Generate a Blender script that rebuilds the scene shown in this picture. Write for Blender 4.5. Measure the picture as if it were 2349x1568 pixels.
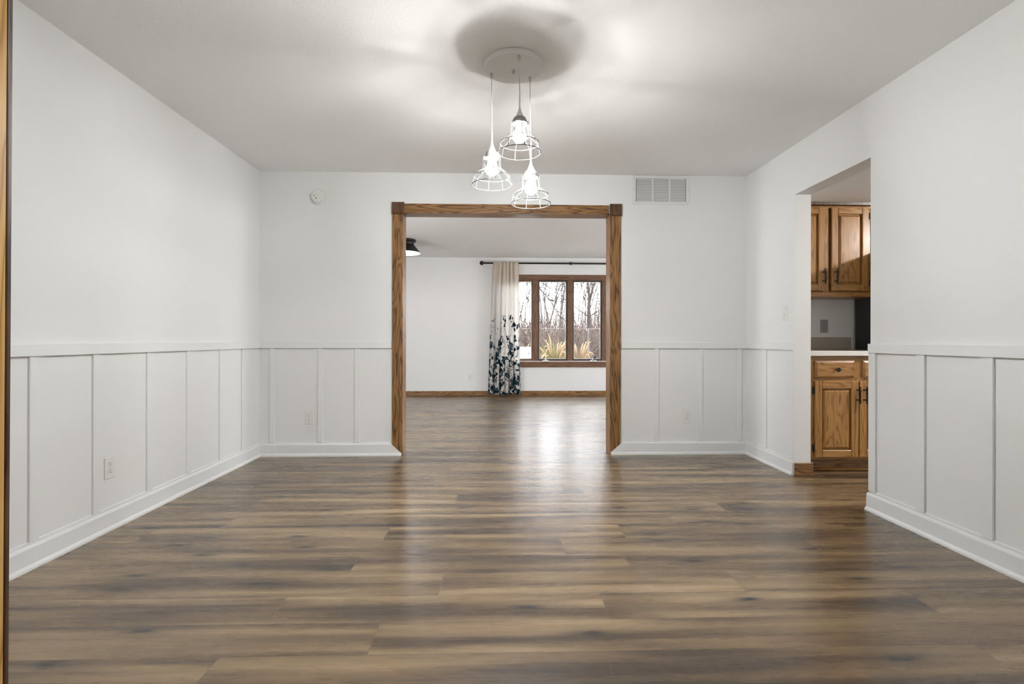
import bpy, math, random
from mathutils import Vector, Matrix, noise

random.seed(7)
for o in list(bpy.data.objects): bpy.data.objects.remove(o)
scene = bpy.context.scene
col = scene.collection

# ------------------------------------------------------------------ camera
F_PX, W_PX, H_PX = 1159.0, 2349.0, 1568.0
CAM_H, YAW, ROLL, HOR = 1.0, math.radians(1.655), 0.00123, 778.6
cam_d = bpy.data.cameras.new('camera')
cam_d.sensor_width = 36.0
cam_d.lens = F_PX / W_PX * 36.0
cam_d.shift_y = -(784 - HOR) / W_PX
cam_d.clip_start = 0.02; cam_d.clip_end = 300
cam = bpy.data.objects.new('camera', cam_d); col.objects.link(cam)
cam.matrix_world = (Matrix.Translation((0, 0, CAM_H)) @ Matrix.Rotation(-YAW, 4, 'Z')
                    @ Matrix.Rotation(math.pi / 2, 4, 'X') @ Matrix.Rotation(ROLL, 4, 'Z'))
scene.camera = cam

# ------------------------------------------------------------------ light, world, exposure
SKY = 19.0
BULB = 1080.0        # radiance of the three pendant bulbs
KITCHEN_BULB = 1150.0
FILAMENT = 12000.0    # small lit core above each frosted dome
FAR_BULB = 110.0
HALL_FILL = 170.0
world = bpy.data.worlds.new('overcast_sky'); scene.world = world
world.use_nodes = True
wn = world.node_tree.nodes; wl = world.node_tree.links
bg = wn['Background']
tc = wn.new('ShaderNodeTexCoord'); sx = wn.new('ShaderNodeSeparateXYZ')
rp = wn.new('ShaderNodeValToRGB')
rp.color_ramp.elements[0].position = 0.0; rp.color_ramp.elements[0].color = (.93, .93, .96, 1)
rp.color_ramp.elements[1].position = 0.6; rp.color_ramp.elements[1].color = (.88, .94, 1, 1)
wl.new(tc.outputs['Generated'], sx.inputs[0]); wl.new(sx.outputs['Z'], rp.inputs[0])
wl.new(rp.outputs[0], bg.inputs['Color'])
bg.inputs['Strength'].default_value = SKY
scene.view_settings.view_transform = 'Standard'
scene.view_settings.look = 'None'
scene.view_settings.gamma = 1
scene.view_settings.use_curve_mapping = False
scene.view_settings.exposure = 0.02

# ------------------------------------------------------------------ real-place measurements (metres)
XL, XR, YB, YF = -2.04, 2.194, 4.39, 0.90        # dining room: left, right, back wall, front wall
T = 0.124                                        # wall thickness
H = 2.44                                         # ceilings
HK = 2.13                                        # dropped kitchen ceiling
YFAR = 9.02                                      # far wall of the room beyond
OX0, OX1, OZ = -0.815, 0.978, 2.088              # cased opening in the back wall
KY0, KY1, KZ = 2.91, 3.673, 2.074                # kitchen opening in the right wall
XK = XR + T

def onY(px, py, Y):
    """a point on the plane y = Y measured from the photograph"""
    xc = (px - W_PX / 2) / F_PX
    s = Y / (-xc * math.sin(YAW) + math.cos(YAW))
    return s * (xc * math.cos(YAW) + math.sin(YAW)), CAM_H + (HOR - py + ROLL * (px - 1141)) / F_PX * s
def onX(px, py, X):
    xc = (px - W_PX / 2) / F_PX
    s = X / (xc * math.cos(YAW) + math.sin(YAW))
    return s * (-xc * math.sin(YAW) + math.cos(YAW)), CAM_H + (HOR - py + ROLL * (px - 1141)) / F_PX * s

# ------------------------------------------------------------------ materials
def new_mat(name):
    m = bpy.data.materials.new(name); m.use_nodes = True
    return m, m.node_tree.nodes, m.node_tree.links, m.node_tree.nodes['Principled BSDF']
def plain(name, c, rough=.5, metal=0, spec=.5, bump=None, bump_scale=60, coat=0):
    m, n, l, b = new_mat(name)
    b.inputs['Base Color'].default_value = (*c, 1); b.inputs['Roughness'].default_value = rough
    b.inputs['Metallic'].default_value = metal; b.inputs['Specular IOR Level'].default_value = spec
    b.inputs['Coat Weight'].default_value = coat
    t = n.new('ShaderNodeTexCoord'); nz = n.new('ShaderNodeTexNoise')
    nz.inputs['Scale'].default_value = bump_scale; nz.inputs['Detail'].default_value = 4
    l.new(t.outputs['Object'], nz.inputs['Vector'])
    if bump:
        bp = n.new('ShaderNodeBump'); bp.inputs['Strength'].default_value = bump; bp.inputs['Distance'].default_value = .002
        l.new(nz.outputs[0], bp.inputs['Height']); l.new(bp.outputs[0], b.inputs['Normal'])
    mr = n.new('ShaderNodeMapRange'); mr.inputs['To Min'].default_value = rough * .92; mr.inputs['To Max'].default_value = min(1, rough * 1.08)
    l.new(nz.outputs[0], mr.inputs[0]); l.new(mr.outputs[0], b.inputs['Roughness'])
    return m
def emit(name, c, s):
    m, n, l, b = new_mat(name); n.remove(b)
    e = n.new('ShaderNodeEmission'); e.inputs[0].default_value = (*c, 1); e.inputs[1].default_value = s
    l.new(e.outputs[0], n['Material Output'].inputs[0]); return m
def ramp(n, stops, interp='LINEAR'):
    r = n.new('ShaderNodeValToRGB'); r.color_ramp.interpolation = interp
    e = r.color_ramp.elements
    while len(e) < len(stops): e.new(.5)
    for i, (p, c) in enumerate(stops): e[i].position = p; e[i].color = (*c, 1)
    return r
def mathn(n, l, op, a, b=None, c=None):
    x = n.new('ShaderNodeMath'); x.operation = op
    for i, v in enumerate((a, b, c)):
        if v is None: continue
        if isinstance(v, (int, float)): x.inputs[i].default_value = v
        else: l.new(v, x.inputs[i])
    return x.outputs[0]

def ceiling_mat():
    m, n, l, b = new_mat('stippled_ceiling_paint')
    b.inputs['Base Color'].default_value = (.88, .88, .875, 1); b.inputs['Roughness'].default_value = .85
    t = n.new('ShaderNodeTexCoord'); a = n.new('ShaderNodeTexNoise'); a.inputs['Scale'].default_value = 38
    a.inputs['Detail'].default_value = 3; a.inputs['Distortion'].default_value = 1.6
    l.new(t.outputs['Object'], a.inputs['Vector'])
    r = ramp(n, [(.42, (0, 0, 0)), (.6, (1, 1, 1))]); l.new(a.outputs[0], r.inputs[0])
    bp = n.new('ShaderNodeBump'); bp.inputs['Strength'].default_value = .15; bp.inputs['Distance'].default_value = .003
    l.new(r.outputs[0], bp.inputs['Height']); l.new(bp.outputs[0], b.inputs['Normal'])
    return m

def oak(name, axis, dark, mid, light, rough=.38, cross=1.0, seed=0., knots=True):
    """stained oak with the grain along one axis of the object"""
    m, n, l, b = new_mat(name)
    t = n.new('ShaderNodeTexCoord'); mp = n.new('ShaderNodeMapping')
    lo, hi = 1.0, 9.0 * cross
    mp.inputs['Scale'].default_value = {'X': (lo, hi, hi), 'Y': (hi, lo, hi), 'Z': (hi, hi, lo)}[axis]
    mp.inputs['Location'].default_value = (seed, seed * 1.7, seed * .6)
    l.new(t.outputs['Object'], mp.inputs[0])
    big = n.new('ShaderNodeTexNoise'); big.inputs['Scale'].default_value = 1.3; big.inputs['Detail'].default_value = 2
    big.inputs['Distortion'].default_value = .4
    l.new(mp.outputs[0], big.inputs['Vector'])
    rings = mathn(n, l, 'MULTIPLY', big.outputs[0], 20.0)
    fr = mathn(n, l, 'POWER', mathn(n, l, 'PINGPONG', rings, 1.0), .45)
    fine = n.new('ShaderNodeTexNoise'); fine.inputs['Scale'].default_value = 14; fine.inputs['Detail'].default_value = 5
    fm = n.new('ShaderNodeMapping')
    lo2, hi2 = .35, 9.0
    fm.inputs['Scale'].default_value = {'X': (lo2, hi2, hi2), 'Y': (hi2, lo2, hi2), 'Z': (hi2, hi2, lo2)}[axis]
    l.new(t.outputs['Object'], fm.inputs[0]); l.new(fm.outputs[0], fine.inputs['Vector'])
    s = mathn(n, l, 'MULTIPLY', fine.outputs[0], .8)
    s = mathn(n, l, 'ADD', s, mathn(n, l, 'MULTIPLY', fr, .62))
    s = mathn(n, l, 'SUBTRACT', s, .40)
    r = ramp(n, [(.12, dark), (.36, mid), (.8, light)])
    l.new(s, r.inputs[0])
    out = r.outputs[0]
    if knots:
        vo = n.new('ShaderNodeTexVoronoi'); vo.inputs['Scale'].default_value = 1.0
        vm = n.new('ShaderNodeMapping')
        vm.inputs['Scale'].default_value = {'X': (1.6, 6, 6), 'Y': (6, 1.6, 6), 'Z': (6, 6, 1.6)}[axis]
        vm.inputs['Location'].default_value = (seed + .3, seed, seed + .45)
        l.new(t.outputs['Object'], vm.inputs[0]); l.new(vm.outputs[0], vo.inputs['Vector'])
        kr = ramp(n, [(.05, (1, 1, 1)), (.13, (0, 0, 0))]); l.new(vo.outputs['Distance'], kr.inputs[0])
        mx = n.new('ShaderNodeMixRGB'); mx.inputs[2].default_value = (*[c * .35 for c in dark], 1)
        l.new(kr.outputs[0], mx.inputs[0]); l.new(out, mx.inputs[1]); out = mx.outputs[0]
    l.new(out, b.inputs['Base Color'])
    b.inputs['Roughness'].default_value = rough
    bp = n.new('ShaderNodeBump'); bp.inputs['Strength'].default_value = .15; bp.inputs['Distance'].default_value = .001
    l.new(fine.outputs[0], bp.inputs['Height']); l.new(bp.outputs[0], b.inputs['Normal'])
    return m

PW, PL = 0.184, 1.22
def floor_mat():
    m, n, l, b = new_mat('vinyl_plank_floor')
    uv = n.new('ShaderNodeUVMap'); uv.uv_map = 'local'
    rv = n.new('ShaderNodeUVMap'); rv.uv_map = 'random'
    s = n.new('ShaderNodeSeparateXYZ'); l.new(uv.outputs[0], s.inputs[0])
    q = n.new('ShaderNodeSeparateXYZ'); l.new(rv.outputs[0], q.inputs[0])
    u, v, r1, r2 = s.outputs[0], s.outputs[1], q.outputs[0], q.outputs[1]
    av = n.new('ShaderNodeUVMap'); av.uv_map = 'along'
    sa = n.new('ShaderNodeSeparateXYZ'); l.new(av.outputs[0], sa.inputs[0]); ua = sa.outputs[0]
    def vec(su, sv, k1, k2, sh=0):
        c = n.new('ShaderNodeCombineXYZ')
        l.new(mathn(n, l, 'ADD', mathn(n, l, 'MULTIPLY', ua, su), mathn(n, l, 'MULTIPLY', r1, k1)), c.inputs[0])
        l.new(mathn(n, l, 'ADD', mathn(n, l, 'MULTIPLY', v, sv), mathn(n, l, 'MULTIPLY', r2, k2)), c.inputs[1])
        c.inputs[2].default_value = sh
        return c.outputs[0]
    def nz(vc, detail, dist=0, rough=.5):
        t = n.new('ShaderNodeTexNoise'); t.inputs['Scale'].default_value = 1; t.inputs['Detail'].default_value = detail
        t.inputs['Distortion'].default_value = dist; t.inputs['Roughness'].default_value = rough
        l.new(vc, t.inputs['Vector']); return t.outputs[0]
    band = nz(vec(.75, 11, 91, 77), 1.5, .3)                 # broad dark and light streaks
    wavy = nz(vec(2.0, 15, 51, 37, 3.3), 2, .7)             # cathedral figure
    figure = mathn(n, l, 'PINGPONG', mathn(n, l, 'MULTIPLY', wavy, 22), 1.0)
    grain = nz(vec(7, 330, 31, 17, 7.7), 3, 0, .6)          # fine grain
    mid = nz(vec(3.5, 70, 11, 67, 1.7), 4, .3)
    vo = n.new('ShaderNodeTexVoronoi'); vo.voronoi_dimensions = '2D'; vo.inputs['Scale'].default_value = 1; vo.inputs['Randomness'].default_value = 1
    kw = nz(vec(9, 26, 13, 57, 5.1), 1, .2); kc = n.new('ShaderNodeVectorMath'); kc.operation = 'ADD'
    l.new(vec(1.5, 5.6, 43, 29), kc.inputs[0]); ks = n.new('ShaderNodeVectorMath'); ks.operation = 'SCALE'; ks.inputs['Scale'].default_value = .09
    l.new(kw, ks.inputs[0]); l.new(ks.outputs[0], kc.inputs[1]); l.new(kc.outputs[0], vo.inputs['Vector'])
    kr = ramp(n, [(0.03, (1, 1, 1)), (.065, (.62, .62, .62)), (.13, (.26, .26, .26)), (.34, (0, 0, 0))]); l.new(vo.outputs['Distance'], kr.inputs[0])
    kcol = n.new('ShaderNodeSeparateXYZ'); l.new(vo.outputs['Color'], kcol.inputs[0])
    knot = mathn(n, l, 'MULTIPLY', kr.outputs[0], mathn(n, l, 'GREATER_THAN', kcol.outputs[0], .35))
    t = mathn(n, l, 'MULTIPLY', band, 1.5)
    t = mathn(n, l, 'ADD', t, mathn(n, l, 'MULTIPLY', figure, .07))
    t = mathn(n, l, 'ADD', t, mathn(n, l, 'MULTIPLY', grain, .09))
    t = mathn(n, l, 'ADD', t, mathn(n, l, 'MULTIPLY', mid, .16))
    t = mathn(n, l, 'ADD', t, mathn(n, l, 'MULTIPLY', r1, .10))
    t = mathn(n, l, 'SUBTRACT', t, .47)
    cr = ramp(n, [(.16, (.042, .026, .014)), (.34, (.085, .054, .028)), (.50, (.158, .104, .052)), (.68, (.250, .172, .090)), (.88, (.35, .248, .138))])
    l.new(t, cr.inputs[0])
    mx = n.new('ShaderNodeMixRGB'); mx.inputs[2].default_value = (.014, .011, .009, 1)
    l.new(knot, mx.inputs[0]); l.new(cr.outputs[0], mx.inputs[1])
    e1 = mathn(n, l, 'MINIMUM', u, mathn(n, l, 'SUBTRACT', PL, u))
    e2 = mathn(n, l, 'MINIMUM', v, mathn(n, l, 'SUBTRACT', PW, v))
    edge = mathn(n, l, 'MINIMUM', e1, e2)
    seam = mathn(n, l, 'LESS_THAN', edge, .0011)
    mx2 = n.new('ShaderNodeMixRGB'); mx2.inputs[2].default_value = (.10, .072, .05, 1)
    l.new(mathn(n, l, 'MULTIPLY', seam, .75), mx2.inputs[0]); l.new(mx.outputs[0], mx2.inputs[1])
    l.new(mx2.outputs[0], b.inputs['Base Color'])
    b.inputs['Specular IOR Level'].default_value = .5
    mr = n.new('ShaderNodeMapRange'); mr.inputs['To Min'].default_value = .22; mr.inputs['To Max'].default_value = .34
    l.new(mid, mr.inputs[0]); l.new(mr.outputs[0], b.inputs['Roughness'])
    b.inputs['Coat Weight'].default_value = .35; b.inputs['Coat Roughness'].default_value = .38
    er = mathn(n, l, 'MINIMUM', mathn(n, l, 'MULTIPLY', edge, 400), 1.0)
    hh = mathn(n, l, 'ADD', mathn(n, l, 'MULTIPLY', grain, .35), er)
    bp = n.new('ShaderNodeBump'); bp.inputs['Strength'].default_value = .22; bp.inputs['Distance'].default_value = .0012
    l.new(hh, bp.inputs['Height']); l.new(bp.outputs[0], b.inputs['Normal'])
    return m

def curtain_mat():
    m, n, l, b = new_mat('printed_linen')
    uv = n.new('ShaderNodeUVMap'); uv.uv_map = 'cloth'
    s = n.new('ShaderNodeSeparateXYZ'); l.new(uv.outputs[0], s.inputs[0])
    z = s.outputs[1]
    # flowers: petal clusters, more of them towards the hem of the cloth
    nz = n.new('ShaderNodeTexNoise'); nz.inputs['Scale'].default_value = 16; nz.inputs['Detail'].default_value = 2
    l.new(uv.outputs[0], nz.inputs['Vector'])
    mv = n.new('ShaderNodeVectorMath'); mv.operation = 'SCALE'; mv.inputs['Scale'].default_value = .09
    l.new(nz.outputs['Color'], mv.inputs[0])
    av = n.new('ShaderNodeVectorMath'); av.operation = 'ADD'
    l.new(uv.outputs[0], av.inputs[0]); l.new(mv.outputs[0], av.inputs[1])
    big = n.new('ShaderNodeTexNoise'); big.inputs['Scale'].default_value = 7.5; big.inputs['Detail'].default_value = 1
    l.new(av.outputs[0], big.inputs['Vector'])
    pet = n.new('ShaderNodeTexVoronoi'); pet.inputs['Scale'].default_value = 14
    l.new(av.outputs[0], pet.inputs['Vector'])
    hgt = n.new('ShaderNodeMapRange'); hgt.inputs['From Min'].default_value = .0; hgt.inputs['From Max'].default_value = 1.42
    hgt.inputs['To Min'].default_value = .36; hgt.inputs['To Max'].default_value = .60
    l.new(z, hgt.inputs[0])
    clus = mathn(n, l, 'GREATER_THAN', big.outputs[0], hgt.outputs[0])
    petal = mathn(n, l, 'LESS_THAN', pet.outputs['Distance'], .58)
    top = mathn(n, l, 'LESS_THAN', mathn(n, l, 'ADD', z, mathn(n, l, 'MULTIPLY', nz.outputs[0], .25)), 1.56)
    flower = mathn(n, l, 'MULTIPLY', mathn(n, l, 'MULTIPLY', clus, petal), top)
    # stems
    wv = n.new('ShaderNodeTexVoronoi'); wv.feature = 'DISTANCE_TO_EDGE'; wv.inputs['Scale'].default_value = 7
    sm = n.new('ShaderNodeMapping'); sm.inputs['Scale'].default_value = (1, .45, 1)
    l.new(av.outputs[0], sm.inputs[0]); l.new(sm.outputs[0], wv.inputs['Vector'])
    stem = mathn(n, l, 'LESS_THAN', wv.outputs['Distance'], .013)
    zn = mathn(n, l, 'ADD', z, mathn(n, l, 'MULTIPLY', big.outputs[0], .9))
    stem = mathn(n, l, 'MULTIPLY', stem, mathn(n, l, 'LESS_THAN', zn, 1.62))
    mask = mathn(n, l, 'MAXIMUM', flower, stem)
    pc = n.new('ShaderNodeSeparateXYZ'); l.new(pet.outputs['Color'], pc.inputs[0])
    cr = ramp(n, [(0, (.012, .030, .045)), (.45, (.022, .055, .08)), (.7, (.09, .17, .22)), (.85, (.10, .09, .085)), (1, (.32, .31, .30))])
    l.new(pc.outputs[0], cr.inputs[0])
    # heavier weave band at the top
    base = ramp(n, [(0, (.80, .78, .75)), (1, (.80, .74, .65))])
    bm = n.new('ShaderNodeMapRange'); bm.inputs['From Min'].default_value = 1.9; bm.inputs['From Max'].default_value = 2.15
    l.new(z, bm.inputs[0]); l.new(bm.outputs[0], base.inputs[0])
    mx = n.new('ShaderNodeMixRGB'); l.new(mask, mx.inputs[0]); l.new(base.outputs[0], mx.inputs[1]); l.new(cr.outputs[0], mx.inputs[2])
    d = n.new('ShaderNodeBsdfDiffuse'); tr = n.new('ShaderNodeBsdfTranslucent')
    l.new(mx.outputs[0], d.inputs[0]); l.new(mx.outputs[0], tr.inputs[0])
    ms = n.new('ShaderNodeMixShader'); ms.inputs[0].default_value = .5
    l.new(d.outputs[0], ms.inputs[1]); l.new(tr.outputs[0], ms.inputs[2])
    n.remove(b); l.new(ms.outputs[0], n['Material Output'].inputs[0])
    return m

def glass_mat():
    m, n, l, b = new_mat('window_glass'); n.remove(b)
    t = n.new('ShaderNodeBsdfTransparent'); g = n.new('ShaderNodeBsdfGlossy'); g.inputs['Roughness'].default_value = .01
    f = n.new('ShaderNodeFresnel'); f.inputs[0].default_value = 1.45
    mf = mathn(n, l, 'MULTIPLY', f.outputs[0], .8)
    x = n.new('ShaderNodeMixShader'); l.new(mf, x.inputs[0]); l.new(t.outputs[0], x.inputs[1]); l.new(g.outputs[0], x.inputs[2])
    l.new(x.outputs[0], n['Material Output'].inputs[0]); return m

def bark_mat(name, a, b_):
    m, n, l, b = new_mat(name)
    t = n.new('ShaderNodeTexCoord'); z = n.new('ShaderNodeTexNoise'); z.inputs['Scale'].default_value = 3; z.inputs['Detail'].default_value = 5
    l.new(t.outputs['Object'], z.inputs['Vector']); r = ramp(n, [(.3, a), (.7, b_)]); l.new(z.outputs[0], r.inputs[0])
    l.new(r.outputs[0], b.inputs['Base Color']); b.inputs['Roughness'].default_value = .9; b.inputs['Specular IOR Level'].default_value = .1
    return m

M = {}
M['wall'] = plain('white_wall_paint', (.83, .832, .825), .55, bump=.08, bump_scale=140)
M['trim'] = plain('white_trim_paint', (.83, .835, .83), .36, bump=.05, bump_scale=90)
M['ceiling'] = ceiling_mat()
M['floor'] = floor_mat()
OD, OM, OL = (.055, .023, .007), (.205, .098, .031), (.35, .190, .070)
M['oak_x'] = oak('stained_oak_horizontal', 'X', OD, OM, OL, .34)
M['oak_z'] = oak('stained_oak_vertical', 'Z', OD, OM, OL, .34)
M['oak_block'] = oak('stained_oak_block_shaded_crown', 'Z', OD, (.085, .040, .017), (.15, .075, .034), .34, knots=False)
CD, CM, CL = (.19, .085, .022), (.34, .165, .045), (.44, .235, .075)
M['cab_x'] = oak('cabinet_oak_horizontal', 'X', CD, CM, CL, .30, seed=2.1, knots=False)
M['cab_z'] = oak('cabinet_oak_vertical', 'Z', CD, CM, CL, .30, seed=4.1, knots=False)
M['honey'] = oak('honey_oak_jamb', 'Z', (.40, .20, .04), (.62, .36, .10), (.78, .50, .18), .3, seed=7.7, knots=False)
M['dark_edge'] = oak('dark_oak_edge', 'Z', (.025, .012, .006), (.07, .034, .016), (.15, .08, .045), .4, seed=3.3, knots=False)
M['black'] = plain('matt_black_metal', (.012, .011, .010), .38, .3)
M['slot'] = plain('dark_slot', (.02, .02, .02), .8)
M['plate'] = plain('white_plastic', (.80, .80, .78), .3)
M['steel_plate'] = plain('brushed_steel_plate', (.38, .38, .38), .45, .2)
M['metal_white'] = plain('white_enamel', (.80, .80, .79), .3)
M['nickel'] = plain('brushed_nickel', (.55, .55, .54), .3, .9)
M['wire'] = plain('satin_nickel_wire', (.035, .035, .035), .7, 0, .25)
M['cord'] = plain('white_cord', (.72, .71, .70), .5)
M['bulb'] = emit('lit_bulb', (.95, .975, 1), BULB)
M['filament'] = emit('lit_filament', (1, .98, .95), FILAMENT)
def frosted():
    m, n, l, b = new_mat('glowing_frosted_glass'); n.remove(b)
    t = n.new('ShaderNodeBsdfTransparent'); e = n.new('ShaderNodeEmission'); e.inputs[0].default_value = (1, .99, .97, 1); e.inputs[1].default_value = 14
    x = n.new('ShaderNodeMixShader'); x.inputs[0].default_value = .22
    l.new(t.outputs[0], x.inputs[1]); l.new(e.outputs[0], x.inputs[2]); l.new(x.outputs[0], n['Material Output'].inputs[0]); return m
M['frost'] = frosted()
M['collar'] = plain('dark_brushed_nickel', (.30, .30, .295), .4, .6)
M['kbulb'] = emit('lit_kitchen_bulb', (1, .975, .95), KITCHEN_BULB)
M['fbulb'] = emit('lit_far_bulb', (1, .97, .93), FAR_BULB)
M['hall_fill'] = emit('hall_fill_diffuser', (1, .95, .88), HALL_FILL)
M['counter'] = plain('beige_laminate', (.50, .45, .39), .3)
M['counter_edge'] = plain('pale_laminate_edge', (.80, .77, .72), .3)
M['splash'] = plain('beige_backsplash', (.43, .38, .32), .4, bump=.1, bump_scale=200)
M['charcoal'] = plain('charcoal_enamel', (.030, .031, .033), .5)
M['curtain'] = curtain_mat()
M['glass'] = glass_mat()
M['sash'] = plain('bronze_sash', (.045, .03, .028), .4)
M['sill'] = plain('pale_sill', (.72, .69, .68), .35)
M['win_x'] = oak('window_oak_horizontal', 'X', (.09, .042, .022), (.165, .082, .042), (.23, .125, .068), .36, seed=1.1, knots=False)
M['win_z'] = oak('window_oak_vertical', 'Z', (.09, .042, .022), (.165, .082, .042), (.23, .125, .068), .36, seed=5.1, knots=False)
M['bark'] = bark_mat('grey_brown_bark', (.024, .019, .017), (.070, .058, .053))
M['bark_dark'] = bark_mat('dark_bark', (.014, .011, .010), (.040, .032, .030))
M['twigs'] = bark_mat('brown_twigs', (.026, .019, .016), (.092, .070, .058))
M['litter'] = bark_mat('leaf_litter_ground', (.035, .028, .022), (.08, .066, .052))
M['straw'] = bark_mat('straw_grass', (.11, .068, .028), (.20, .145, .08))
M['plume'] = bark_mat('straw_plume', (.135, .09, .048), (.235, .175, .11))
M['green'] = bark_mat('green_blades', (.05, .055, .012), (.11, .12, .03))
M['leaf'] = plain('dry_orange_leaf', (.45, .20, .07), .8)
M['box_white'] = plain('white_cladding', (.85, .84, .82), .6)
M['rail'] = plain('weathered_wire', (.09, .08, .075), .6)
M['post'] = bark_mat('weathered_post', (.05, .04, .037), (.09, .078, .07))

# ------------------------------------------------------------------ mesh helpers
class MB:
    def __init__(s): s.v = []; s.f = []; s.m = []; s.uv = {}
    def add(s, vs, fs, mi=0):
        k = len(s.v); s.v += [Vector(p) for p in vs]
        for f in fs: s.f.append(tuple(k + i for i in f)); s.m.append(mi)
    def box(s, x0, x1, y0, y1, z0, z1, mi=0, bev=0):
        x0, x1 = min(x0, x1), max(x0, x1); y0, y1 = min(y0, y1), max(y0, y1); z0, z1 = min(z0, z1), max(z0, z1)
        if bev <= 0:
            s.add([(x0, y0, z0), (x1, y0, z0), (x1, y1, z0), (x0, y1, z0), (x0, y0, z1), (x1, y0, z1), (x1, y1, z1), (x0, y1, z1)],
                  [(0, 3, 2, 1), (4, 5, 6, 7), (0, 1, 5, 4), (1, 2, 6, 5), (2, 3, 7, 6), (3, 0, 4, 7)], mi)
            return s
        b = min(bev, (x1 - x0) * .45, (y1 - y0) * .45, (z1 - z0) * .45)
        P = {}; vs = []
        for ix, (x, xi) in enumerate(((x0, x0 + b), (x1, x1 - b))):
            for iy, (y, yi) in enumerate(((y0, y0 + b), (y1, y1 - b))):
                for iz, (z, zi) in enumerate(((z0, z0 + b), (z1, z1 - b))):
                    P[ix, iy, iz, 'x'] = len(vs); vs.append((x, yi, zi))
                    P[ix, iy, iz, 'y'] = len(vs); vs.append((xi, y, zi))
                    P[ix, iy, iz, 'z'] = len(vs); vs.append((xi, yi, z))
        fs = []
        cyc = ((0, 0), (1, 0), (1, 1), (0, 1))
        for i in (0, 1):
            fs.append([P[i, a, c, 'x'] for a, c in cyc]); fs.append([P[a, i, c, 'y'] for a, c in cyc]); fs.append([P[a, c, i, 'z'] for a, c in cyc])
            for j in (0, 1):
                fs.append([P[i, j, 0, 'x'], P[i, j, 0, 'y'], P[i, j, 1, 'y'], P[i, j, 1, 'x']])
                fs.append([P[i, 0, j, 'x'], P[i, 0, j, 'z'], P[i, 1, j, 'z'], P[i, 1, j, 'x']])
                fs.append([P[0, i, j, 'y'], P[0, i, j, 'z'], P[1, i, j, 'z'], P[1, i, j, 'y']])
                for k in (0, 1): fs.append([P[i, j, k, 'x'], P[i, j, k, 'y'], P[i, j, k, 'z']])
        c = Vector(((x0 + x1) / 2, (y0 + y1) / 2, (z0 + z1) / 2))
        out = []
        for f in fs:
            p = [Vector(vs[i]) for i in f]; nn = (p[1] - p[0]).cross(p[2] - p[0])
            if nn.dot(sum(p, Vector()) / len(p) - c) < 0: f = f[::-1]
            out.append(f)
        s.add(vs, out, mi); return s
    def frustum(s, xa, za, ya, xb, zb, yb, mi=0):
        """raised field: rectangle xa,za at depth ya to smaller rectangle xb,zb at depth yb (front)"""
        s.add([(xa[0], ya, za[0]), (xa[1], ya, za[0]), (xa[1], ya, za[1]), (xa[0], ya, za[1]),
               (xb[0], yb, zb[0]), (xb[1], yb, zb[0]), (xb[1], yb, zb[1]), (xb[0], yb, zb[1])],
              [(4, 5, 6, 7), (0, 1, 5, 4), (1, 2, 6, 5), (2, 3, 7, 6), (3, 0, 4, 7)], mi); return s
    def prism(s, poly, lo, hi, plane='yz', mi=0):
        """extrude a polygon; plane yz extrudes along x, xz along y, xy along z"""
        def mk(a, b, t): return {'yz': (t, a, b), 'xz': (a, t, b), 'xy': (a, b, t)}[plane]
        n_ = len(poly)
        s.add([mk(a, b, lo) for a, b in poly] + [mk(a, b, hi) for a, b in poly],
              [tuple(range(n_)), tuple(range(2 * n_ - 1, n_ - 1, -1))] + [(i, i + n_, (i + 1) % n_ + n_, (i + 1) % n_) for i in range(n_)], mi); return s
    def tube(s, pts, rad, sides=8, mi=0, caps=True):
        pts = [Vector(p) for p in pts]; rr = rad if isinstance(rad, (list, tuple)) else [rad] * len(pts)
        vs = []; fs = []; up = None
        for i, p in enumerate(pts):
            d = (pts[min(i + 1, len(pts) - 1)] - pts[max(i - 1, 0)]).normalized()
            if up is None: up = Vector((0, 0, 1)) if abs(d.z) < .9 else Vector((1, 0, 0))
            a = d.cross(up).normalized(); b = d.cross(a).normalized(); up = -b if b.length else up
            up = a.cross(d)
            for k in range(sides):
                t = 2 * math.pi * k / sides; vs.append(p + (a * math.cos(t) + up * math.sin(t)) * rr[i])
        for i in range(len(pts) - 1):
            for k in range(sides):
                k2 = (k + 1) % sides; fs.append((i * sides + k, i * sides + k2, (i + 1) * sides + k2, (i + 1) * sides + k))
        if caps: fs.append(tuple(range(sides))[::-1]); fs.append(tuple(len(vs) - sides + k for k in range(sides)))
        s.add(vs, fs, mi); return s
    def ring(s, c, R, r, seg=48, sides=8, mi=0):
        vs = []; fs = []
        for i in range(seg):
            a = 2 * math.pi * i / seg
            for k in range(sides):
                t = 2 * math.pi * k / sides; q = R + r * math.cos(t)
                vs.append((c[0] + q * math.cos(a), c[1] + q * math.sin(a), c[2] + r * math.sin(t)))
        for i in range(seg):
            for k in range(sides):
                i2, k2 = (i + 1) % seg, (k + 1) % sides
                fs.append((i * sides + k, i2 * sides + k, i2 * sides + k2, i * sides + k2))
        s.add(vs, fs, mi); return s
    def lathe(s, prof, c=(0, 0, 0), seg=40, mi=0, axis='z'):
        """revolve (radius, height) pairs; axis z up, or y with height along -y"""
        vs = []; fs = []
        for r, h in prof:
            for k in range(seg):
                t = 2 * math.pi * k / seg; a, b = r * math.cos(t), r * math.sin(t)
                vs.append((c[0] + a, c[1] + b, c[2] + h) if axis == 'z' else (c[0] + a, c[1] - h, c[2] + b))
        for i in range(len(prof) - 1):
            for k in range(seg):
                k2 = (k + 1) % seg; fs.append((i * seg + k, i * seg + k2, (i + 1) * seg + k2, (i + 1) * seg + k))
        s.add(vs, fs, mi); return s
    def shift(s, d):
        d = Vector(d); s.v = [p - d for p in s.v]; return s
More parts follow.
